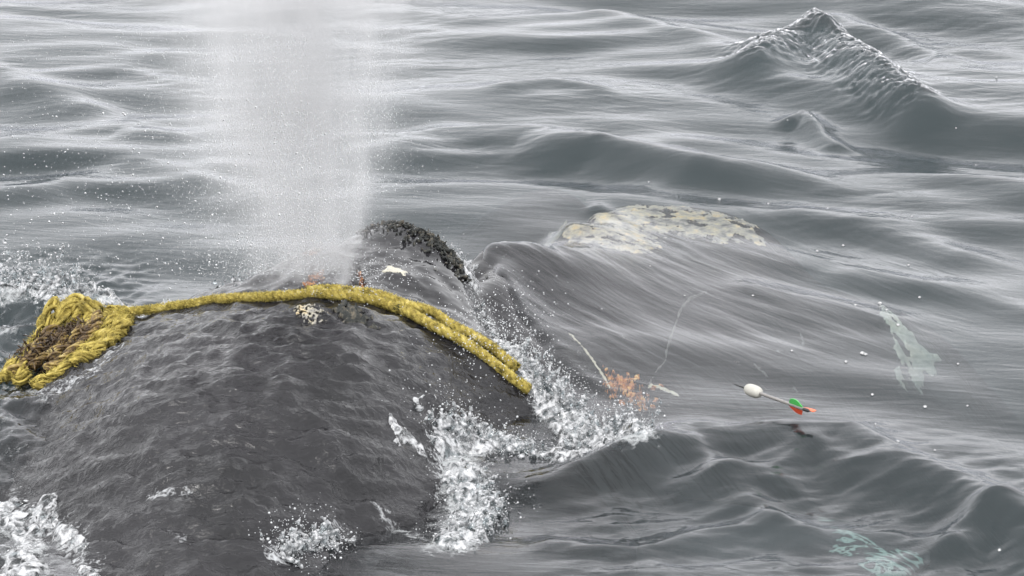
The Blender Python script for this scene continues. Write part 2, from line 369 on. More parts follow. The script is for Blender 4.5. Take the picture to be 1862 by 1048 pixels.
def water_z(x, y, detail=True):
    wx = x + .10*pn(x*.9, y*.9, 50) ; wy = y + .12*pn(x*.8+3, y*.8, 51) + .22*x*sstep(-.2, 2.0, x)
    h = np.zeros_like(x)
    for kx, ky, ph, a in WV: h = h + a*np.sin(kx*wx + ky*wy + ph)
    far = sstep(.2*YK, 1.6*YK, y); fade = np.exp(-np.maximum(np.hypot(x, y)-60, 0)/400)
    near_head = sstep(1.1, .4, np.hypot((x-.75)/1.1, (y+.05)/(.8*YK)))
    h = h*(.75+.5*far)*fade*(1-.65*near_head)
    for P, A, S in FEAT:
        m = (np.abs(x-np.mean([p[0] for p in P])) < 3) & (np.abs(y-np.mean([p[1] for p in P])) < 3)
        if not m.any(): continue
        xx, yy = x[m], y[m]
        dd, t = segdist(xx, yy, P); dd = dd*(1+.25*pn(xx*3, yy*3, 60)); h[m] += A*np.exp(-(dd/S)**2)*(.8+.2*np.sin(np.pi*t))
    if detail:
        m = np.hypot(x, y-1) < 10
        xx, yy = x[m], y[m]
        c, s = math.cos(R(16)), math.sin(R(16)); u = xx*c + yy*s; v = -xx*s + yy*c
        g = sstep(-.25, .5, pn(xx*.8, yy*.8, 71))
        hd = near_head[m]; c2, s2 = math.cos(R(50)), math.sin(R(50)); u2 = xx*c2 - yy*s2; v2 = xx*s2 + yy*c2
        h[m] += hd*(.006*fbm(u2*1.3, v2*6, 3, 66) + .012*fbm(u2*.9, v2*2.4, 2, 68))
        h[m] += (1-hd)*g*.0033*fbm(u*3, v*11, 3, 65) + .032*rough_patch(xx, yy)*(ridged(u*12, v*20, 3, 80, .6)-.5)
        wk = sstep(-1.0*YK, -1.6*YK, yy)*sstep(.0, .25, xx)                # churned water beside the body
        h[m] += wk*(.006*fbm(u*5, v*12, 3, 90) + .004*(ridged(u*7, v*13, 2, 95)-.6))
        ws = sstep(-1.15, -1.5, xx)*sstep(.5*YK, -.1, yy)
        h[m] += ws*(.02*fbm(xx*6, yy*6, 3, 110) + .018*(ridged(xx*10, yy*14, 3, 113)-.6))
    return h
def film_zone(x, y):
    return film_side(x, y)*sstep(-1.35*YK, -1.0*YK, y)
_water_open = water_z
def water_z(x, y, detail=True):
    h = _water_open(x, y, detail); fz = film_zone(x, y); m = (fz > .01) & (np.hypot((x-.6)/1.6, (y+.1)/(1.2*YK)) < 1)
    if m.any():
        xx, yy = x[m], y[m]; wb = whale_base(xx, yy)
        c2, s2 = math.cos(R(52)), math.sin(R(52)); x_ = xx + .05*pn(xx*3, yy*3, 144); u2 = x_*c2 - yy*s2; v2 = x_*s2 + yy*c2
        st = fbm(u2*2.2, v2*11, 4, 125); k = sstep(-.5, .5, pn(xx*2.2, yy*2.2, 145))
        t = (wb + .012 + .009*st*k + .004*fbm(u2*3, v2*6, 2, 135) - .14*(1-fz[m])) - h[m]; w_ = .035
        h[m] += np.logaddexp(0, t/w_)*w_*sstep(-.16, -.05, t)
    return h
def surf_z(x, y):
    return np.maximum(whale_z(x, y), water_z(x, y))

# foam left on the surfaces: pixel path, height, reach, strength
FO = [
 ([(-60,520),(60,510),(150,530),(300,552)], .12, .16, 1.0), ([(-40,590),(60,600)], .06, .09, .6), ([(-30,660),(40,700),(90,720)], .05, .10, .7),
 ([(0,760),(40,840),(30,900)], .05, .10, .5), ([(10,890),(60,960),(40,1040)], .04, .13, .7), ([(60,900),(120,960),(170,1060)], .05, .09, .7),
 ([(90,690),(160,690),(220,650)], .12, .07, .7), ([(270,868),(340,876)], .25, .03, .75), ([(310,965),(340,985)], .14, .04, .6),
 ([(500,1030),(560,1000),(620,960)], .04, .05, .75), ([(700,930),(760,960),(830,975)], .03, .06, .7), ([(830,820),(850,900),(820,980)], .04, .12, .95),
 ([(820,800),(940,790),(1060,820)], .05, .11, .7), ([(930,650),(990,710),(1060,760),(1150,820)], .06, .10, 1.0),
 ([(780,425),(830,440),(850,470)], .30, .035, 1.0), ([(860,480),(880,530)], .20, .03, .5), ([(900,900),(980,905)], .02, .03, .5), ([(380,525),(450,500),(540,470)], .27, .03, .5),
 ([(600,520),(650,520)], .36, .03, .4), ([(450,860),(640,800),(720,760)], .2, .12, .25), ([(200,640),(330,630)], .25, .06, .35), ([(560,800),(600,930)], .12, .12, .28), ([(950,1000),(1060,900)], 0, .05, .25),
]
FO = [(pl(f[0], f[1]), f[2], f[3]) for f in FO]
def foam_at(x, y):
    r = np.zeros_like(x)
    for P, S, A in FO:
        dd, t = segdist(x, y, P); r = np.maximum(r, A*np.exp(-(dd/S)**2))
    return r

def axis(lo, hi, step, far, k=1.16):
    core = np.arange(lo, hi, step); a = []; s = step; v = hi
    while v < far: a.append(v); s *= k; v += s
    b = []; s = step; v = lo
    while v > -far: s *= k; v -= s; b.append(v)
    return np.concatenate([b[::-1], core, a])
def make_sea():
    xs = axis(-2.7, 2.9, .011, 4000); ys = axis(-3.5, 5.6, .0135, 4000)
    X, Y = np.meshgrid(xs, ys); x, y = X.ravel(), Y.ravel()
    z = water_z(x, y)
    nx, ny = len(xs), len(ys)
    f = grid_faces(nx, ny)
    fo = np.zeros(len(x)); m = (np.abs(x) < 2.7) & (np.abs(y+.9) < 2.9); fo[m] = foam_at(x[m], y[m])
    rr = np.zeros(len(x)); m = (np.abs(y-3) < 3.5) & (np.abs(x) < 4); rr[m] = rough_patch(x[m], y[m])*2
    i = np.arange(nx*ny).reshape(ny, nx)
    loop = np.concatenate([i[0,:-1], i[:-1,-1], i[-1,:0:-1], i[:0:-1,0]])
    v = np.stack([x, y, z], 1); nb = len(v)
    low = v[loop].copy(); low[:,2] = -5
    n = len(loop); k = np.arange(n); k2 = (k+1) % n
    side = np.stack([loop[k], nb+k, nb+k2, loop[k2]], 1)
    ctr = np.array([[0, 0, -5.0]]); ci = nb+n
    V = np.concatenate([v, low, ctr]); pad = np.zeros(n+1)
    faces = np.concatenate([f, side, np.stack([nb+k, np.full(n, ci), np.full(n, ci), nb+k2], 1)[:0]])
    o = mesh('sea', V, faces, M['water'], attrs={'calm': np.concatenate([sstep(1.2, .6, np.hypot((x-.75)/1.1, (y+.05)/(.8*YK))), pad]), 'foam': np.concatenate([fo, pad]), 'rough': np.concatenate([rr, pad])})
    bm = bmesh.new(); bm.from_mesh(o.data); bm.verts.ensure_lookup_table()
    bm.faces.new([bm.verts[nb+j] for j in range(n)][::-1]).smooth = False
    bm.verts.remove(bm.verts[ci]); bm.to_mesh(o.data); bm.free()
    return tag(o, 'grey rippled sea surface around the whale', kind='structure')
make_sea()
def seabed():
    m = NT('deep_bed'); p = m.pos()
    mt = m.done(m.bsdf(Base_Color=m.ramp(m.noise(p, .6, 4), [(.3, (.012, .02, .021)), (.7, (.02, .03, .03))]), Roughness=.9))
    xs = axis(-8, 8, 1.0, 3900, 1.5); X, Y = np.meshgrid(xs, xs); Z = -4.6 + .12*pn(X*.3, Y*.3, 5)
    tag(mesh('seabed', np.stack([X.ravel(), Y.ravel(), Z.ravel()], 1), grid_faces(len(xs), len(xs)), mt), 'dark sea bottom far below the whale', kind='structure')
seabed()

# ------------------------------------------------------------------ the whale
whale = empty('whale', (-.3, -1.2, 0))
tag(whale, 'dark grey whale surfacing with its wet back and head awash', 'whale')
def child(o):
    o.parent = whale; o.matrix_parent_inverse = whale.matrix_world.inverted(); return o
bpy.context.view_layer.update()
WINV = None
def to_whale(o):
    o.parent = whale; o.location = -Vector(whale.location); return o
def make_body():
    xs = np.arange(-2.9, 2.6, .0105); ys = np.arange(-4.5, 2.2, .012)
    X, Y = np.meshgrid(xs, ys); x, y = X.ravel(), Y.ravel()
    z = whale_z(x, y); Z = z.reshape(X.shape)
    keepv = Z > -1.05; kf = keepv[:-1,:-1] & keepv[1:,:-1] & keepv[:-1,1:] & keepv[1:,1:]
    f = grid_faces(len(xs), len(ys), kf)
    at_ = {'rip': zone_rip(x, y), 'flow': zone_flow(x, y), 'foam': foam_at(x, y)*sstep(-.03, .0, z-water_z(x, y))}
    v, f, at_ = compact(np.stack([x, y, z], 1), f, at_)
    # close the belly
    e = np.sort(np.concatenate([f[:,[0,1]], f[:,[1,2]], f[:,[2,3]], f[:,[3,0]]]), 1)
    de = np.concatenate([f[:,[0,1]], f[:,[1,2]], f[:,[2,3]], f[:,[3,0]]])
    u, ix, ct = np.unique(e, axis=0, return_index=True, return_counts=True)
    bd = de[ix[ct == 1]]
    nv = len(v); bv, inv = np.unique(bd, return_inverse=True); inv = inv.reshape(bd.shape)
    mid = v[bv].copy(); c0 = np.array([-.2, -1., 0]); mid[:,:2] = c0[:2] + (mid[:,:2]-c0[:2])*.72; mid[:,2] = -1.6
    low = v[bv].copy(); low[:,:2] = c0[:2] + (low[:,:2]-c0[:2])*.12; low[:,2] = -1.95
    nb = len(bv)
    q1 = np.stack([bd[:,1], bd[:,0], nv+inv[:,0], nv+inv[:,1]], 1)
    q2 = np.stack([nv+inv[:,1], nv+inv[:,0], nv+nb+inv[:,0], nv+nb+inv[:,1]], 1)
    V = np.concatenate([v, mid, low]); pad = np.zeros(2*nb)
    o = mesh('body', V, np.concatenate([f, q1, q2]), M['skin'], attrs={k: np.concatenate([a, pad]) for k, a in at_.items()})
    to_whale(o); o['label'] = 'wet dark grey back and head'
make_body()

def patch(name, poly, mat, label=None, lift=.004, res=.004, edge=.02, nscale=30, hole=.0, relief=.004, seed=0, rscale=60, z=None, namp=.8):
    """a raised piece of skin growth: outline from (px,py,z) points, ragged edge, following the body"""
    P = np.array([(hit(p[0], p[1]) if p[2] > -.2 else at(*p))[:2] for p in poly])
    lo = P.min(0)-.03; hi = P.max(0)+.03
    xs = np.arange(lo[0], hi[0], res); ys = np.arange(lo[1], hi[1], res)
    X, Y = np.meshgrid(xs, ys); x, y = X.ravel(), Y.ravel()
    ins = np.zeros(len(x), bool); n = len(P)
    for i in range(n):
        x1, y1 = P[i]; x2, y2 = P[(i+1) % n]
        c = ((y1 > y) != (y2 > y)) & (x < (x2-x1)*(y-y1)/(y2-y1+1e-12)+x1); ins ^= c
    dd, t = segdist(x, y, list(P)+[P[0]]); sd = np.where(ins, dd, -dd)
    fld = np.minimum(sd/edge, 1.0) + namp*fbm(x*nscale, y*nscale, 3, 200+seed) - hole*np.maximum(0, fbm(x*nscale*.7, y*nscale*.7, 4, 230+seed)*1.6-.1)
    k = fld > 0
    h = lift + relief*fbm(x*rscale, y*rscale, 3, 260+seed)
    zz = whale_z(x, y) + np.where(fld > 0, np.minimum(1, fld*3)*h, -.004)
    K = fld.reshape(X.shape) > -.15
    kf = K[:-1,:-1] & K[1:,:-1] & K[:-1,1:] & K[1:,1:]
    f = grid_faces(len(xs), len(ys), kf)
    v, f, _ = compact(np.stack([x, y, zz], 1), f)
    o = mesh(name, v, f, mat); to_whale(o)
    if label: o['label'] = label
    return o
def stroke(pts, w):
    """outline of a line w pixels wide"""
    p = np.array([q[:2] for q in pts], float); zz = [q[2] for q in pts]; t = np.gradient(p, axis=0); nn = np.stack([-t[:,1], t[:,0]], 1); nn /= np.linalg.norm(nn, axis=1)[:,None]
    ww = w*np.linspace(1, 1, len(p))[:,None]/2 if np.isscalar(w) else np.array(w)[:,None]/2
    a = p+nn*ww; b = p-nn*ww
    return [(*a[i], zz[i]) for i in range(len(p))] + [(*b[i], zz[i]) for i in range(len(p)-1, -1, -1)]

patch('bonnet_callosity', [(995,435,.06),(1030,405,.02),(1090,380,-.01),(1160,374,-.02),(1250,378,-.03),(1330,395,-.04),(1385,420,-.05),(1400,436,-.06),(1380,446,-.05),(1300,444,-.04),
      (1225,428,-.03),(1190,438,-.02),(1198,452,-.02),(1170,464,-.01),(1120,456,.0),(1070,444,.04),(1030,445,.08)], M['cream'], 'broad cream mottled callosity on the snout under a film of water', lift=.004, res=.004, edge=.05, nscale=17, hole=1.7, relief=.004, seed=1)
patch('white_scar', [(692,497,.37),(705,489,.37),(725,490,.37),(738,498,.37),(735,503,.37),(722,500,.37),(712,502,.37),(700,500,.37)], M['white_scar'], 'small cream white scar on the mound', res=.003, edge=.012, nscale=40, seed=2, relief=.001, lift=.003)
patch('lip_line', stroke([(1030,602,.04),(1055,628,.02),(1080,660,.0),(1100,690,-.02),(1112,712,-.03)], [2,3,4,5,4]), M['white_scar'], 'thin pale line along the lip', res=.003, edge=.010, nscale=40, namp=.5, seed=3, lift=.004, relief=.001)
patch('orange_patch', [(1102,676,-.02),(1120,690,-.03),(1145,690,-.03),(1160,705,-.04),(1172,725,-.05),(1170,748,-.07),(1155,742,-.07),(1140,722,-.05),(1120,715,-.05),(1112,728,-.06),(1105,700,-.03)], M['lice'], 'rust orange growth at the corner of the mouth', res=.0022, edge=.03, nscale=60, hole=1.4, namp=1.1, seed=4, lift=.010, relief=.014)
for k, (a, b) in enumerate([(1158,690),(1190,707),(1192,730),(1187,742),(1205,706),(1130,736)]):
    zc = -.05; patch('orange_spot', [(a-5,b-4,zc),(a+5,b-3,zc),(a+6,b+4,zc),(a-4,b+4,zc)], M['lice'], res=.003, edge=.012, nscale=50, seed=20+k, lift=.006)
patch('lip_fold', stroke([(1285,532,-.03),(1255,545,-.03),(1240,560,-.03),(1225,600,-.04),(1212,640,-.05),(1210,658,-.06),(1190,680,-.06),(1180,705,-.07)], 4.5), M['line'], 'wavy grey fold line across the lip', res=.004, edge=.02, nscale=30, namp=.2, seed=5, lift=.008, relief=.002)
patch('lip_scar', stroke([(1178,704,-.06),(1192,706,-.06),(1210,712,-.07),(1235,722,-.08)], [7,6,4,2]), M['white_scar'], 'white and orange scar beside the fold', res=.003, edge=.010, nscale=50, namp=.5, seed=6, lift=.005)
patch('chin_patch', [(1590,588,-.28),(1625,596,-.29),(1655,612,-.3),(1668,635,-.32),(1705,655,-.36),(1700,668,-.36),(1680,672,-.35),(1678,700,-.38),(1674,720,-.4),(1664,720,-.4),(1664,690,-.36),(1650,668,-.34),(1640,672,-.34),(1628,655,-.32),(1618,632,-.31),(1640,640,-.31),(1600,610,-.29)], M['pale'], 'pale greenish white patch on the submerged chin', res=.005, edge=.03, nscale=14, seed=7, hole=1.3, lift=.008)
patch('chin_patch', [(1632,680,-.36),(1640,688,-.36),(1640,702,-.38),(1652,716,-.4),(1645,722,-.4),(1630,708,-.38)], M['pale'], res=.005, edge=.02, nscale=20, seed=8, hole=.3, lift=.008)
for k, (a, b, c_, d_) in enumerate([(1455,605,1462,630),(1370,665,1398,690),(1440,705,1450,716),(1412,640,1418,646),(1336,660,1345,662),(1130,612,1138,618),(1050,640,1056,645),(1060,700,1064,705),(880,500,886,504),(790,492,796,497)]):
    patch('skin_fleck', stroke([(a, b, -.1 if a > 1200 else .0), (c_, d_, -.1 if a > 1200 else .0)], 4), M['line'], res=.003, edge=.008, nscale=60, seed=40+k, lift=.004)
# lice in and around the blowholes
patch('lice_patch', [(548,468,.35),(565,455,.36),(582,452,.37),(578,462,.37),(560,472,.36)], M['lice'], 'rust red lice along the far blowhole', res=.003, edge=.02, nscale=40, hole=.8, seed=10, lift=.006)
patch('lice_patch', [(550,520,.36),(562,505,.36),(590,492,.36),(594,500,.36),(572,515,.36),(560,524,.36)], M['lice'], 'orange lice between the blowholes', res=.003, edge=.03, nscale=40, hole=1.3, seed=11, lift=.005)
patch('barnacle_patch', [(535,562,.36),(560,560,.38),(590,575,.39),(575,583,.39),(550,580,.38)], M['cream'], 'cream and orange crust below the rope', res=.0022, edge=.03, nscale=75, hole=2.4, namp=1.2, seed=12, lift=.006, relief=.006)
patch('barnacle_patch', [(600,562,.38),(625,556,.38),(660,572,.38),(690,600,.36),(660,590,.37),(630,582,.39)], M['dark_call'], 'rough dark crust behind the rope', res=.003, edge=.03, nscale=34, hole=1.0, seed=13, lift=.010, relief=.012)
patch('blowhole', [(642,474,.355),(648,478,.355),(650,500,.355),(656,522,.36),(650,528,.36),(642,512,.36),(639,490,.36)], M['hole'], 'dark open nostril slit', res=.003, edge=.014, nscale=30, seed=14, lift=.003, relief=0)
patch('blowhole_rim', stroke([(651,492,.355),(655,505,.355),(658,520,.36),(660,530,.36)], 5), M['lice'], 'orange rimmed edge of the nostril', res=.003, edge=.014, nscale=40, seed=15, lift=.010, relief=.004)
patch('blowhole', stroke([(520,485,.33),(545,470,.35),(575,458,.365),(584,452,.37)], [4,7,7,3]), M['hole'], res=.003, edge=.014, nscale=30, seed=16, lift=.003, relief=0)

# spiky dark callosity on the ridge in front of the blowholes
ICO1 = None
def ico(sub):
    bm = bmesh.new(); bmesh.ops.create_icosphere(bm, subdivisions=sub, radius=1); bm.verts.ensure_lookup_table()
    v = np.array([q.co[:] for q in bm.verts]); f = np.array([[q.index for q in fc.verts] for fc in bm.faces]); bm.free(); return v, f
ICO = {1: ico(1), 2: ico(2)}
def blobs(C, Rr, sub=1, jit=.25, seed=0):
    """vertices and faces of many lumpy ellipsoids; Rr (n,3)"""
    g = np.random.default_rng(seed); v0, f0 = ICO[sub]; n = len(C)
    q = g.normal(size=(n, 4)); q /= np.linalg.norm(q, axis=1)[:,None]
    w_, x_, y_, z_ = q.T
    Rm = np.stack([1-2*(y_*y_+z_*z_), 2*(x_*y_-z_*w_), 2*(x_*z_+y_*w_), 2*(x_*y_+z_*w_), 1-2*(x_*x_+z_*z_), 2*(y_*z_-x_*w_), 2*(x_*z_-y_*w_), 2*(y_*z_+x_*w_), 1-2*(x_*x_+y_*y_)], 1).reshape(n, 3, 3)
    V = v0[None]*Rr[:,None,:]*(1+jit*g.normal(size=(n, len(v0), 1)))
    V = np.einsum('nij,nkj->nki', Rm, V) + C[:,None,:]
    F = f0[None] + (np.arange(n)*len(v0))[:,None,None]
    return V.reshape(-1, 3), F.reshape(-1, 3)
def along(pts, n, g):
    P = np.array(pts, float); seg = np.linalg.norm(np.diff(P, axis=0), axis=1); cum = np.concatenate([[0], np.cumsum(seg)])
    t = g.random(n)*cum[-1]
    return np.stack([np.interp(t, cum, P[:,k]) for k in range(P.shape[1])], 1)
def ridge_callosity():
    g = np.random.default_rng(31)
    q = along([(665,420,.365),(700,415,.37),(740,420,.365),(780,434,.35),(815,455,.32),(845,480,.27)], 480, g)
    W = np.array([at(*r) for r in q]); W[:,0] += g.normal(0, .016, len(W)); W[:,1] += g.normal(-.03, .055, len(W))
    W[:,2] = whale_z(W[:,0], W[:,1]) + .004
    s = .004+.008*g.random(len(W)); Rr = np.stack([s*.5, s*.7, s*(1.0+1.3*g.random(len(W)))], 1)
    V, F = blobs(W, Rr, 1, .22, 5)
    o = mesh('ridge_callosity', V, F, M['dark_call'], smooth=False); to_whale(o); o['label'] = 'spiky dark callosity crest in front of the blowholes'; o['kind'] = 'stuff'
ridge_callosity()

# right flipper, under water beside the body
def flipper():
    m = NT('flipper_skin'); p = m.pos()
    n = m.noise(m.mapv(p, (2.2, 3, 2), (0, 0, R(20))), 2.0, 4, .6, 1.6)
    sx = m.n('SeparateXYZ'); m.t.links.new(p, sx.inputs[0]); mr = m.n('MapRange'); m.t.links.new(sx.outputs[0], mr.inputs[0]); mr.inputs[1].default_value = .80; mr.inputs[2].default_value = .98; mr.inputs[3].default_value = .4; mr.inputs[4].default_value = 1
    n = m.math('MULTIPLY', n, mr.outputs[0])
    c = m.ramp(n, [(.40, (.03, .032, .034)), (.50, (.04, .042, .044)), (.52, (.20, .30, .27)), (.57, (.28, .38, .34)), (.59, (.05, .05, .052))])
    mt = m.done(m.bsdf(Base_Color=c, Roughness=.4))
    ax = [(*at(px, py, z), wd, th) for px, py, z, wd, th in [(960,950,-.48,.28,.13),(1100,975,-.42,.32,.12),(1250,1000,-.34,.34,.10),(1400,1012,-.27,.32,.08),(1530,1018,-.22,.27,.06),(1640,1018,-.23,.15,.04),(1690,1016,-.25,.04,.015)]]
    V = []; k = 20
    for x, y, z, wd, th in ax:
        for i in range(k):
            a = 2*math.pi*i/k; V.append((x+.12*math.cos(a)*wd, y+math.cos(a)*wd, z+math.sin(a)*th))
    F = []
    for j in range(len(ax)-1):
        for i in range(k): F.append((j*k+i, j*k+(i+1)%k, (j+1)*k+(i+1)%k, (j+1)*k+i))
    F.append(tuple(range(k))); F.append(tuple(range((len(ax)-1)*k, len(ax)*k))[::-1])
    o = mesh('flipper', V, F, mt); sb = o.modifiers.new('s', 'SUBSURF'); sb.levels = sb.render_levels = 2
    to_whale(o); o['label'] = 'submerged flipper with pale streaks'
flipper()

# ------------------------------------------------------------------ ropes
def catmull(P, step):
    P = np.array(P, float); out = []
    Q = np.concatenate([[2*P[0]-P[1]], P, [2*P[-1]-P[-2]]])
    for i in range(1, len(Q)-2):
        n = max(2, int(np.linalg.norm(Q[i+1]-Q[i])/step)); t = np.linspace(0, 1, n, endpoint=False)[:,None]
        out.append(.5*(2*Q[i] + (Q[i+1]-Q[i-1])*t + (2*Q[i-1]-5*Q[i]+4*Q[i+1]-Q[i+2])*t**2 + (3*Q[i]-Q[i-1]-3*Q[i+1]+Q[i+2])*t**3))
    return np.concatenate(out+[P[-1:]])
def frames(C):
    T = np.gradient(C, axis=0); T /= np.linalg.norm(T, axis=1)[:,None]+1e-9
    N = np.zeros_like(C); n = np.cross(T[0], [0, 0, 1]); n = n/np.linalg.norm(n) if np.linalg.norm(n) > .1 else np.array([1., 0, 0])
    for i in range(len(C)):
        n = n - T[i]*np.dot(n, T[i]); n /= np.linalg.norm(n)+1e-9; N[i] = n
    return T, N, np.cross(T, N)
def tube(C, r, k=8):
    T, N, B = frames(C); a = np.linspace(0, 2*np.pi, k, endpoint=False)
    r = np.broadcast_to(np.asarray(r, float), (len(C),))
    V = C[:,None,:] + r[:,None,None]*(np.cos(a)[None,:,None]*N[:,None,:] + np.sin(a)[None,:,None]*B[:,None,:])
    n = len(C); i = np.arange((n-1)*k); j = i//k; q = i % k
    F = np.stack([j*k+q, j*k+(q+1) % k, (j+1)*k+(q+1) % k, (j+1)*k+q], 1)
    return V.reshape(-1, 3), F
def strands(C, r, pitch, *a_, **k_):
    r = np.broadcast_to(np.asarray(r, float), (len(C),)); return strands_(C, r, pitch, *a_, **k_)
def strands_(C, r, pitch, phase=0, k=8, fray=.0, seed=0):
    """three twisted strands round a centre line"""
    g = np.random.default_rng(seed); T, N, B = frames(C)
    s = np.concatenate([[0], np.cumsum(np.linalg.norm(np.diff(C, axis=0), axis=1))]); out = []
    for j in range(3):
        a = 2*np.pi*(s/pitch + j/3) + phase
        h = C + (r*.46)[:,None]*(np.cos(a)[:,None]*N + np.sin(a)[:,None]*B)
        rr = r*.60*(1+.05*np.sin(s*160+j)+.07*g.normal(size=len(s)))
        out.append(tube(h, rr, k))
    return out
def fuzz(C, r, n, ln, g, wd=.0008):
    """short loose fibres standing off a rope"""
    T, N, B = frames(C); i = g.integers(0, len(C), n); a = g.random(n)*2*np.pi
    o = np.cos(a)[:,None]*N[i] + np.sin(a)[:,None]*B[i]
    b = C[i] + o*r*.85; dr = o*.55 + T[i]*g.normal(0, .8, (n, 1)) + g.normal(0, .35, (n, 3)); dr /= np.linalg.norm(dr, axis=1)[:,None]
    L = ln*(.4+g.random(n)**2)[:,None]; sd = np.cross(dr, g.normal(size=(n, 3))); sd /= np.linalg.norm(sd, axis=1)[:,None]+1e-9; up = np.cross(dr, sd)
    tip = b + dr*L
    V = np.stack([b+sd*wd, b-sd*wd*.5+up*wd*.87, b-sd*wd*.5-up*wd*.87, tip], 1).reshape(-1, 3)
    k = (np.arange(n)*4)[:,None]; F = np.concatenate([k+[0,1,3], k+[1,2,3], k+[2,0,3]])
    return V, F
def lay_rope(pts, r, lift=.9):
    C = catmull([at(*p) if len(p) > 2 else hit(p[0], p[1], r) for p in pts], .006); z0 = C[:,2].copy()
    zz = whale_base(C[:,0], C[:,1]); lf = C[:,0] < -1.0; zz[lf] = np.maximum(zz[lf], z0[lf]-r); k = np.hanning(31); k /= k.sum(); zp = np.pad(zz, 15, mode='edge'); zz = np.convolve(zp, k, 'valid')
    C[:,2] = np.maximum(zz + r*lift, C[:,2]*0 - .2)
    return C
def rope(pts, r, label, seed, lift=.9, C=None):
    g = np.random.default_rng(seed)
    if C is None: C = lay_rope(pts, r, lift)
    t = empty('rope', C[len(C)//2]); tag(t, label, 'rope', 'yellow ropes over the whale'); off = -Vector(C[len(C)//2])
    ra = np.interp(C[:,0], [-1.4, -.75, -.3], [r*.72, r*.85, r])
    for v, f in strands(C, ra, r*4.4, seed, 10, seed=seed): o = mesh('strand', v, f, M['rope'], t); o.location = off
    v, f = fuzz(C, r, int(len(C)*46), .010, g, .0014); o = mesh('loose_fibres', v, f, M['fuzz'], t, smooth=False); o.location = off; o['kind'] = 'stuff'
    return C
Rr_ = .0168
rope([(205,570,.19),(260,565,.19),(320,556,.22),(360,551,.25),(400,547,.27),(500,539),(580,534),(640,539),(700,556),(760,578),(796,596),(868,639),(935,692),(962,712)], Rr_, 'yellow rope running from the tangle over the back behind the blowhole', 3)
rope([(560,529),(600,527),(640,530),(700,541),(750,556),(796,574),(868,613),(916,651),(940,674)], Rr_*.95, 'second yellow rope lying close along the upper side of the first', 4, .95)

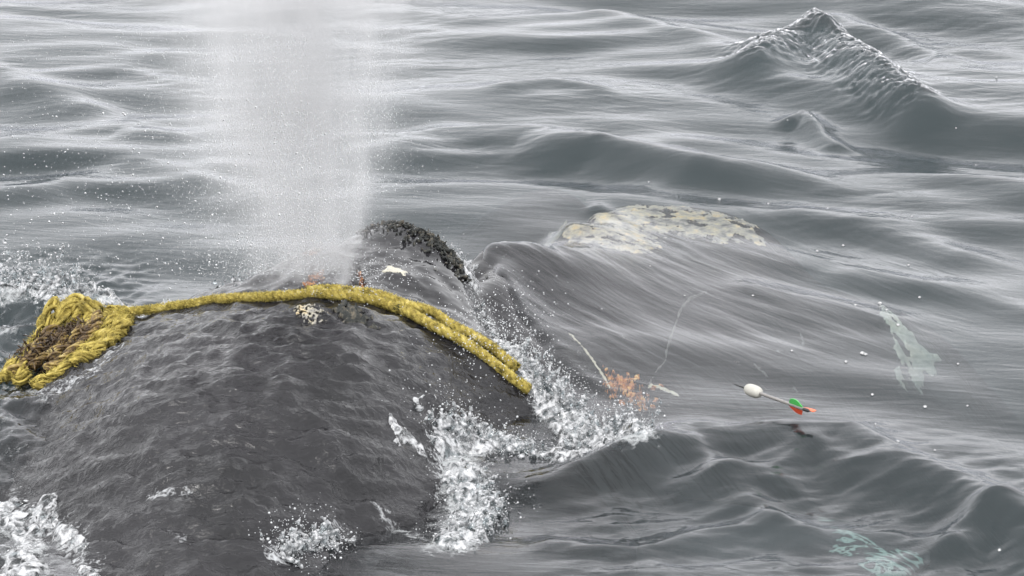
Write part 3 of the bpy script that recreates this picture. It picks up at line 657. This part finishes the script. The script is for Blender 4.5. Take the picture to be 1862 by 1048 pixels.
def rope_tangle():
    g = np.random.default_rng(12)
    base = at(120, 640, .1); t = empty('rope_tangle', base); off = -Vector(base)
    tag(t, 'tangled heap of frayed yellow rope and brown weed on the back', 'rope')
    # loops: pixel, pixel, height
    L = [
     ([(95,600,.13),(88,578,.17),(97,560,.20),(112,556,.21),(116,572,.19),(108,596,.14)], .022, 'rope'),
     ([(118,600,.13),(116,572,.18),(124,552,.22),(140,549,.23),(146,566,.20),(136,592,.15)], .024, 'rope'),
     ([(142,598,.13),(144,570,.19),(152,554,.22),(166,556,.22),(168,574,.19),(156,596,.15)], .023, 'rope'),
     ([(78,610,.11),(76,590,.14),(86,580,.16),(100,590,.15),(98,606,.12)], .020, 'rope'),
     ([(160,560,.20),(185,562,.19),(215,568,.18),(245,568,.18)], .020, 'rope'),
     ([(190,575,.18),(186,600,.17),(165,630,.14),(130,660,.10),(95,685,.06),(60,705,.03)], .020, 'rope'),
     ([(205,578,.17),(200,605,.16),(178,638,.13),(145,668,.09),(105,695,.05),(70,715,.02)], .018, 'rope'),
     ([(220,580,.16),(216,606,.15),(196,640,.12),(165,672,.08),(130,695,.05)], .019, 'rope'),
     ([(180,572,.18),(172,598,.16),(150,622,.13),(118,650,.10),(86,674,.06)], .017, 'algae_rope'),
     ([(100,600,.12),(82,620,.10),(60,645,.08),(40,665,.06),(20,680,.04)], .019, 'algae_rope'),
     ([(80,606,.11),(62,622,.09),(48,642,.07),(34,660,.06)], .016, 'rope'),
     ([(120,610,.13),(100,635,.10),(78,650,.08),(56,665,.06)], .018, 'algae_rope'),
     ([(150,600,.15),(135,622,.12),(112,634,.10),(92,655,.08)], .018, 'algae_rope'),
     ([(12,690,.04),(16,668,.07),(30,660,.08),(44,670,.07),(42,688,.05),(26,696,.03)], .021, 'rope'),
     ([(-10,700,.02),(10,682,.05),(30,678,.06),(46,690,.04)], .018, 'rope'),
     ([(168,590,.17),(160,605,.16),(146,596,.16),(138,612,.14)], .017, 'algae_rope'),
     ([(225,582,.16),(232,600,.15),(222,622,.14),(200,650,.11)], .016, 'rope'),
     ([(240,572,.17),(226,590,.16),(205,612,.15),(186,650,.11)], .015, 'rope'),
    ]
    for k, (pts, r, mt) in enumerate(L):
        C = catmull([at(a+g.normal(0, 2), b+g.normal(0, 2), z+(.02 if mt != 'rope' else 0)) for a, b, z in pts], .006)
        C[:,2] = np.maximum(C[:,2], surf_z(C[:,0], C[:,1])+r*.4)
        kk = np.hanning(9); kk /= kk.sum(); C[:,2] = np.convolve(np.pad(C[:,2], 4, mode='edge'), kk, 'valid')
        vs_, fs_, nv = [], [], 0
        T_, N_, B_ = frames(C); sl_ = np.concatenate([[0], np.cumsum(np.linalg.norm(np.diff(C, axis=0), axis=1))])
        for y_ in range(11):                              # unlaid yarns
            a_ = 2*np.pi*(sl_/(r*7) + g.random()) ; ro = r*(.35+.65*g.random())*(1+.25*np.sin(sl_*g.uniform(15, 60)+g.random()*6))
            v, f = tube(C + ro[:,None]*(np.cos(a_)[:,None]*N_ + np.sin(a_)[:,None]*B_), r*.27*(.7+.6*g.random()), 6); vs_.append(v); fs_.append(f+nv); nv += len(v)
        o = mesh('rope_loop', np.concatenate(vs_), np.concatenate(fs_), M[mt], t); o.location = off
        v, f = fuzz(C, r, int(len(C)*11), .022, g, .0011); o = mesh('loose_fibres', v, f, M['fuzz' if mt == 'rope' else 'weed'], t, smooth=False); o.location = off; o['kind'] = 'stuff'
    # brown weed caught between the loops
    n = 800; P = along([(150,600,.15),(120,615,.13),(95,635,.10),(70,645,.09),(50,665,.07)], n, g)
    W = np.array([at(a, b, c) for a, b, c in P]) + g.normal(0, [.028, .03, .02], (n, 3)); W[:,2] = np.maximum(W[:,2], surf_z(W[:,0], W[:,1])+.004)
    s = .003+.005*g.random(n); v, f = blobs(W, np.stack([s*.35, s*.6, s*3.2], 1), 1, .3, 8)
    o = mesh('weed', v, f, M['weed'], t, smooth=False); o.location = off; o['kind'] = 'stuff'; o['label'] = 'dark brown weed matted in the rope'
rope_tangle()

# ------------------------------------------------------------------ crossbow bolt in flight
def bolt():
    def pm(name, col, rough=.4):
        m = NT(name); p = m.pos(); n = m.noise(p, 60, 3)
        return m.done(m.bsdf(Base_Color=m.mixc(n, tuple(c*.85 for c in col), col), Roughness=rough))
    A = aty(1333, 698, -1.05*YK); B = aty(1472, 748, -1.36*YK)      # tip (away), tail (towards the boat)
    t = empty('crossbow_bolt', B); off = -Vector(B)
    tag(t, 'crossbow bolt with white float and green and orange fletching flying over the head', 'bolt')
    ax = (B-A); Ln = np.linalg.norm(ax); ax /= Ln
    def lathe(name, prof, mat, k=20):
        C = np.array([A+ax*s for s, r in prof]); T, N, Bn = frames(np.array([A, A+ax*.1, A+ax*.2])); a = np.linspace(0, 2*np.pi, k, endpoint=False)
        V = (C[:,None,:] + np.array([r for s, r in prof])[:,None,None]*(np.cos(a)[None,:,None]*N[0] + np.sin(a)[None,:,None]*Bn[0])).reshape(-1, 3); n = len(prof)
        i = np.arange((n-1)*k); j = i//k; q = i % k
        F = np.stack([j*k+q, j*k+(q+1) % k, (j+1)*k+(q+1) % k, (j+1)*k+q], 1)
        o = mesh(name, V, F, mat, t); o.location = off; return o
    u = Ln/139.0
    lathe('tip', [(0, .0008), (8*u, .0022), (26*u, .0048), (30*u, .005)], pm('bolt_tip', (.02, .02, .02)))
    c = 38*u; hl = 15*u*.9
    fl = [(c+hl*s, .0190*max(0, 1-abs(s)**3.2)**.5+.0012) for s in np.linspace(-1, 1, 17)]
    lathe('float', fl, pm('white_foam_float', (.42, .41, .37), .6))
    lathe('shaft', [(44*u, .0052), (90*u, .0052), (128*u, .0052), (130*u, .001)], pm('grey_shaft', (.2, .19, .18), .35))
    lathe('nock', [(129*u, .0054), (136*u, .0058), (138*u, .004), (139*u, .0005)], pm('black_nock', (.02, .02, .02)))
    up = np.array([0, 0, 1.]); up = up - ax*up.dot(ax); up /= np.linalg.norm(up); sd = np.cross(ax, up)
    for ang, col, nm, s0 in ((25, (.10, .62, .13), 'green', 104), (205, (.80, .10, .035), 'red', 100), (262, (.62, .10, .01), 'orange', 118)):
        dr = up*math.cos(R(ang)) + sd*math.sin(R(ang)); nn = np.cross(ax, dr)*.0008
        L = 24*u; prof = [(0, .004), (.12, .014), (.3, .026), (.55, .031), (.8, .030), (1, .012), (1, .004)]
        base = [A+ax*(s0*u+a*L)+dr*h for a, h in prof]
        V = [b+nn for b in base]+[b-nn for b in base]; n = len(base)
        F = [tuple(range(n)), tuple(range(2*n-1, n-1, -1))] + [(i, (i+1) % n, n+(i+1) % n, n+i) for i in range(n)]
        o = mesh('fletching', V, F, pm('fletch_'+nm, col, .45), t, smooth=False); o.location = off; o['label'] = nm+' plastic vane'
bolt()

# ------------------------------------------------------------------ foam, splashes, spray
def crust(name, label, path, reach, height, thr=.35, res=.005, seed=0, sc=12):
    """heaped foam: lumpy water thrown up above sea and skin"""
    P = pl([p[:2] for p in path], np.mean([p[2] for p in path])) ; Pa = np.array(P)
    lo = Pa.min(0)-reach*1.5; hi = Pa.max(0)+reach*1.5
    xs = np.arange(lo[0], hi[0], res); ys = np.arange(lo[1], hi[1], res*1.3); X, Y = np.meshgrid(xs, ys); x, y = X.ravel(), Y.ravel()
    dd, t = segdist(x, y, P); env = np.exp(-(dd/reach)**2)
    wx = x+.02*pn(x*14, y*14, seed+1); wy = y+.03*pn(x*14, y*14, seed+2)
    c_, s_ = math.cos(R(52)), math.sin(R(52)); wx, wy = (wx*c_ - wy*s_)*.5, (wx*s_ + wy*c_)*1.15     # drawn out along the run of the water
    fld = env*(1.0 + .5*fbm(wx*sc*.5, wy*sc*.5, 2, seed+5)) + .30*(ridged(wx*sc, wy*sc, 4, seed+9, .5)-.62)*2 + .22*fbm(wx*sc*1.5, wy*sc*1.5, 3, seed+19, .5) - thr
    base = surf_z(x, y)
    spike = np.maximum(0, ridged(wx*sc*1.3, wy*sc*1.3, 3, seed+30, .5)-.55)
    z = base - .008 + height*np.minimum(fld, 1.0)*(.55+1.3*spike) + .012*np.minimum(1, np.maximum(fld, 0)*4)
    K = (fld > -.04).reshape(X.shape); kf = K[:-1,:-1] & K[1:,:-1] & K[:-1,1:] & K[1:,1:]
    v, f, _ = compact(np.stack([x, y, z], 1), grid_faces(len(xs), len(ys), kf))
    o = mesh(name, v, f, M['foam']); return tag(o, label, 'splash', kind='stuff')
def remeshed(name, V, F, vox, mat):
    tmp = mesh(name+'_src', V, F); md = tmp.modifiers.new('r', 'REMESH'); md.mode = 'VOXEL'; md.voxel_size = vox
    sm = tmp.modifiers.new('s', 'SMOOTH'); sm.factor = .5; sm.iterations = 2
    dg = bpy.context.evaluated_depsgraph_get(); me = bpy.data.meshes.new_from_object(tmp.evaluated_get(dg)); me.name = name
    old = tmp.data; bpy.data.objects.remove(tmp); bpy.data.meshes.remove(old)
    me.materials.clear(); me.materials.append(mat); me.polygons.foreach_set('use_smooth', np.ones(len(me.polygons), bool))
    o = bpy.data.objects.new(name, me); COL.objects.link(o); return o
def splash(name, label, path, n, spread, height, seed, vox=.0032, lean=(0, 0), big=1.0, power=2.2):
    """thrown water: filaments, sheets and drops fused into one liquid mass"""
    g = np.random.default_rng(seed)
    q = along(path, n//15, g); roots = np.array([at(*r) for r in q]); roots[:,:2] += g.normal(0, spread*.6, (len(roots), 2))
    roots[:,2] = surf_z(roots[:,0], roots[:,1])
    C = []; S = []
    for r in roots:
        hgt = height*g.random()**power*1.0 + .01; d0 = np.array([lean[0]+g.normal(0, .35), lean[1]+g.normal(0, .35), 1.0]); d0 /= np.linalg.norm(d0); k = 14
        p = r.copy(); w_ = g.normal(0, .25, 3)
        for i in range(k):
            u = i/k
            p = p + (d0+w_*u)*hgt/k + g.normal(0, .0035, 3)
            C.append(p.copy()); S.append((.0062*(1-.6*u)+.002)*big*(.4+1.1*g.random()**1.5))
    C = np.array(C); S = np.array(S)
    m = n//2; far = along(path, m, g); W = np.array([at(*r) for r in far]); W[:,:2] += g.normal(0, spread*1.3, (m, 2)); b = surf_z(W[:,0], W[:,1])
    W[:,2] = b + height*1.1*g.random(m)**2.4; W[:,0] += lean[0]*(W[:,2]-b); s2 = .0008+.0012*g.random(m) + .003*g.random(m)**14
    V1, F1 = blobs(C, np.stack([S*.7, S, S*1.35], 1), 1, .18, seed+1)
    o = remeshed(name, V1, F1, vox, M['foam'])
    tag(o, label, 'splash', kind='stuff')
    V2, F2 = blobs(W, np.stack([s2]*3, 1), 1, .06, seed+2)
    d_ = mesh('splash_drops', V2, F2, M['drop'], o); d_['kind'] = 'stuff'
    return o

crust('foam_heap', 'white foam thrown along the wake beside the rope ends', [(925,655,.08),(985,705,.06),(1050,760,.04),(1140,815,.02)], .085, .07, .42, seed=300, sc=13)
crust('foam_heap', 'bubbling foam over the lower flank below the wake', [(745,835,.06),(830,800,.06),(930,780,.06),(1050,815,.03)], .11, .055, .66, seed=320, sc=9)
crust('foam_heap', 'trailing foam curling away from the flank', [(840,850,.05),(870,900,.03),(830,975,.02)], .09, .055, .58, seed=340, sc=9)
crust('foam_heap', 'white foam lapping the back below the tangle', [(15,890,.04),(60,950,.04),(40,1040,.03)], .10, .04, .72, seed=360, sc=7)
crust('foam_heap', 'strip of foam sliding over the back beyond', [(80,900,.06),(120,960,.06),(185,1060,.05)], .06, .03, .68, seed=380, sc=8)
crust('foam_heap', 'foam breaking on the far side of the tangle', [(-60,520,.12),(50,515,.12),(140,535,.12),(290,552,.10)], .10, .07, .48, seed=400, sc=12)
crust('foam_heap', 'foam spilling over the spiky ridge', [(775,424,.34),(810,432,.32),(838,446,.28),(856,478,.22)], .042, .05, .40, res=.004, seed=440, sc=20)

splash('splash', 'tall splash breaking behind the rope tangle', [(-40,505,.12),(40,500,.12),(110,520,.12),(150,530,.12)], 2600, .05, .17, 501, lean=(.1, 0))
splash('splash', 'splash bursting where the ropes enter the water', [(930,650,.07),(985,700,.05),(1040,745,.03)], 2600, .035, .11, 502, lean=(.3, 0))
splash('splash', 'splash at the corner of the mouth', [(1050,790,.02),(1120,800,.02),(1165,800,.02)], 1800, .04, .13, 503, lean=(.2, 0))
splash('splash', 'curling splash on the lower flank', [(800,790,.07),(880,770,.07),(960,800,.05)], 2200, .05, .045, 504)
splash('splash', 'splash over the trailing foam', [(840,860,.04),(880,900,.03),(840,960,.02)], 1800, .05, .05, 505, lean=(.2, 0))
splash('splash', 'splash leaping off the spiky ridge', [(790,428,.33),(825,440,.30),(850,470,.24)], 900, .014, .06, 506, vox=.003, big=.7)
splash('splash', 'spray kicked up around the far blowhole', [(390,520,.2),(440,505,.25),(500,485,.30),(560,462,.35)], 900, .03, .12, 507, vox=.003, big=.5, lean=(-.2, 0))
splash('splash', 'small splash at the foot of the dark flank', [(515,1030,.02),(560,1005,.02),(610,975,.03)], 1100, .035, .035, 509, vox=.003, big=.8)
splash('splash', 'splash in the furrow in front of the mound', [(870,560,.14),(910,610,.10),(940,640,.07)], 700, .03, .05, 508, vox=.003, big=.6)

def spray():
    g = np.random.default_rng(77); C = []; S = []
    def put(px, py, yy, s):
        v = FW[None] + np.array([1., 0, 0])[None]*((px-931)*2e-4)[:,None] + UP[None]*((524-py)*2e-4)[:,None]
        C.append(CAM + v*((yy-CAM[1])/v[:,1])[:,None]); S.append(s)
    n = 5200; px = 560-np.abs(g.normal(0, 260, n)); py = 520-460*g.random(n)**.8; put(px, py, YK*(-.8+g.normal(0, .18, n)), .0009+.0014*g.random(n)**2.5)
    n = 5200; px = 560+g.normal(0, 90, n)-60*g.random(n); py = 500-300*g.random(n)**1.3; put(px, py, YK*(-.85+g.normal(0, .14, n)), .0009+.0013*g.random(n)**2)
    n = 1500; px = 690+g.normal(0, 45, n); py = 350-300*g.random(n); put(px, py, YK*(-.85+g.normal(0, .14, n)), .0009+.0012*g.random(n)**2)
    n = 260; px = 600*g.random(n); py = 180+350*g.random(n); put(px, py, YK*(-.8+g.normal(0, .2, n)), .0022+.0024*g.random(n)**2)
    n = 700; px = 900+g.normal(0, 60, n); py = 600+g.normal(0, 50, n); put(px, py, YK*(-1.15+g.normal(0, .06, n)), .0012+.0018*g.random(n)**2)
    n = 500; px = 640+g.normal(0, 70, n); py = 505+g.normal(0, 20, n); put(px, py, YK*(-1.1+g.normal(0, .05, n)), .001+.0014*g.random(n)**2)
    C = np.concatenate(C); S = np.concatenate(S); k = C[:,2] > surf_z(C[:,0], C[:,1])+.004; C, S = C[k], S[k]
    S = S*.88; V, F = blobs(C, np.stack([S, S, S*1.3], 1), 1, .05, 9)
    tag(mesh('spray', V, F, M['drop']), 'fine spray droplets drifting from the blow', 'spray', kind='stuff')
spray()

def spout():
    b = at(626, 515, .36)
    m = NT('blow_mist'); g = m.n('NewGeometry').outputs['Position']; sx = m.n('SeparateXYZ'); m.t.links.new(g, sx.inputs[0]); X, Y, Z = sx.outputs
    zr = m.math('SUBTRACT', Z, float(b[2]))
    def jet(x0, y0, lx, ly, w0, wg, amp, z1, z2, curve=0.0):
        cx = m.math('MULTIPLY_ADD', zr, lx, float(x0)); cx = m.math('MULTIPLY_ADD', m.math('MULTIPLY', zr, zr), curve, cx)
        cy_ = m.math('MULTIPLY_ADD', zr, ly, float(y0))
        dx = m.math('SUBTRACT', X, cx); dy = m.math('SUBTRACT', Y, cy_)
        wd = m.math('MULTIPLY_ADD', m.math('MAXIMUM', zr, 0.0), wg, w0)
        r2 = m.math('DIVIDE', m.math('ADD', m.math('MULTIPLY', dx, dx), m.math('MULTIPLY', dy, dy)), m.math('MULTIPLY', wd, wd))
        e = m.math('EXPONENT', m.math('MULTIPLY', r2, -1.0)); a = m.math('DIVIDE', amp*w0, wd) if wg > 0 else amp
        mr = m.n('MapRange', interpolation_type='SMOOTHSTEP'); m.t.links.new(zr, mr.inputs[0]); mr.inputs[1].default_value = z1; mr.inputs[2].default_value = z2; mr.inputs[3].default_value = 1; mr.inputs[4].default_value = 0
        st = m.n('MapRange', interpolation_type='SMOOTHSTEP'); m.t.links.new(zr, st.inputs[0]); st.inputs[1].default_value = -.06; st.inputs[2].default_value = .02
        return m.math('MULTIPLY', m.math('MULTIPLY', e, a), m.math('MULTIPLY', mr.outputs[0], st.outputs[0]))
    x0 = b[0]; y0 = b[1]
    jets = [jet(x0, y0, .16, .02, .020, .05, 55, .3, .6), jet(x0-.01, y0, -.16, .05, .022, .06, 80, .45, 1.0),
            jet(x0-.27, y0+.15, .02, .05, .045, .06, 17, .7, 2.4), jet(x0-.14, y0+.1, .0, .05, .13, .14, 14, 1.4, 2.9), jet(x0-.4, y0+.2, -.02, .05, .11, .10, 5, .5, 1.6),
            jet(x0-.15, y0+.1, -.02, .05, .06, .30, 26, 1.6, 2.9)]
    s = jets[0]
    for j in jets[1:]: s = m.math('ADD', s, j)
    n1 = m.noise(m.mapv(g, (1, 1, .28)), 13, 5, .62, .3); n2 = m.noise(m.mapv(g, (1, 1, .5)), 3.2, 3, .5)
    tx = m.math('MULTIPLY', m.ramp(n1, [(.36, .08), (.70, 1.2)]), m.ramp(n2, [(.32, .3), (.68, 1.1)]))
    den = m.math('MULTIPLY', s, tx)
    pv = m.n('VolumePrincipled'); pv.inputs['Color'].default_value = (.96, .96, .97, 1); pv.inputs['Anisotropy'].default_value = .2; m.t.links.new(den, pv.inputs['Density'])
    mt = m.done(None, pv.outputs[0])
    # hull of the blow: a flaring column
    V = []; k = 24; prof = [(-.05, .12), (.05, .34), (.3, .46), (.8, .58), (1.4, .72), (2.0, .85), (2.5, .9), (2.7, .6)]
    for z, r in prof:
        for i in range(k): a = 2*math.pi*i/k; V.append((x0-.14-.03*z+r*math.cos(a)*(1.25 if z > 0 else 1), y0+.1+.05*z+r*.62*math.sin(a), b[2]+z))
    F = [(j*k+i, j*k+(i+1) % k, (j+1)*k+(i+1) % k, (j+1)*k+i) for j in range(len(prof)-1) for i in range(k)]
    F.append(tuple(range(k))[::-1]); F.append(tuple(range((len(prof)-1)*k, len(prof)*k)))
    o = mesh('blow', V, F, mt, smooth=False)
    tag(o, 'white misty blow rising from the blowholes', 'whale blow', kind='stuff')
spout()

# ------------------------------------------------------------------ bubbles riding on the sea
def bubbles():
    m = NT('bubble_film'); fr = m.n('Fresnel'); fr.inputs['IOR'].default_value = 1.33
    gl = m.n('BsdfGlossy'); gl.inputs['Roughness'].default_value = .03; tr = m.n('BsdfTransparent')
    df = m.bsdf(Base_Color=(.7, .7, .7), Roughness=.4)
    mt = m.done(m.mixs(.3, m.mixs(m.math('MULTIPLY_ADD', fr.outputs[0], 1.5, .15, clamp=True), tr.outputs[0], gl.outputs[0]), df))
    bm = bmesh.new(); bmesh.ops.create_uvsphere(bm, u_segments=14, v_segments=8, radius=1)
    for v in list(bm.verts):
        if v.co.z < -.35: v.co.z = -.35
    me = bpy.data.meshes.new('bubble'); bm.to_mesh(me); bm.free(); me.materials.append(mt); me.polygons.foreach_set('use_smooth', np.ones(len(me.polygons), bool))
    B = [(1308,362,7),(1397,374,5),(1505,384,4),(1658,396,4),(1350,400,4),(1486,457,6),(1533,448,6),(1652,483,5),(1555,560,5),(1600,552,8),(1612,566,5),(1633,593,7),(1672,540,6),(1568,644,9),(1574,646,7),(1538,660,6),
         (1586,720,6),(1742,663,5),(1682,742,7),(1759,740,4),(1592,773,4),(1632,819,5),(1432,218,4),(1475,215,5),(1425,935,4),(1290,858,3),(1510,250,4),(1738,242,4),(1812,142,5),(1182,490,4),(1369,538,5),(1440,640,5),(1820,958,6),(1340,838,3),(1775,290,4),(1245,540,4),(1700,820,4),(1180,310,4)]
    for k, (a, b_, s) in enumerate(B):
        q = at(a, b_, 0); zz = float(water_z(np.array([q[0]]), np.array([q[1]]))[0]); q = at(a, b_, zz); zz = float(water_z(np.array([q[0]]), np.array([q[1]]))[0])
        o = bpy.data.objects.new('bubble', me); COL.objects.link(o); o.location = (q[0], q[1], zz+.001); r = s*.00095; o.scale = (r, r, r*.8)
        tag(o, 'tiny clear bubble floating on the grey water', 'bubble', 'bubbles floating on the sea')
bubbles()
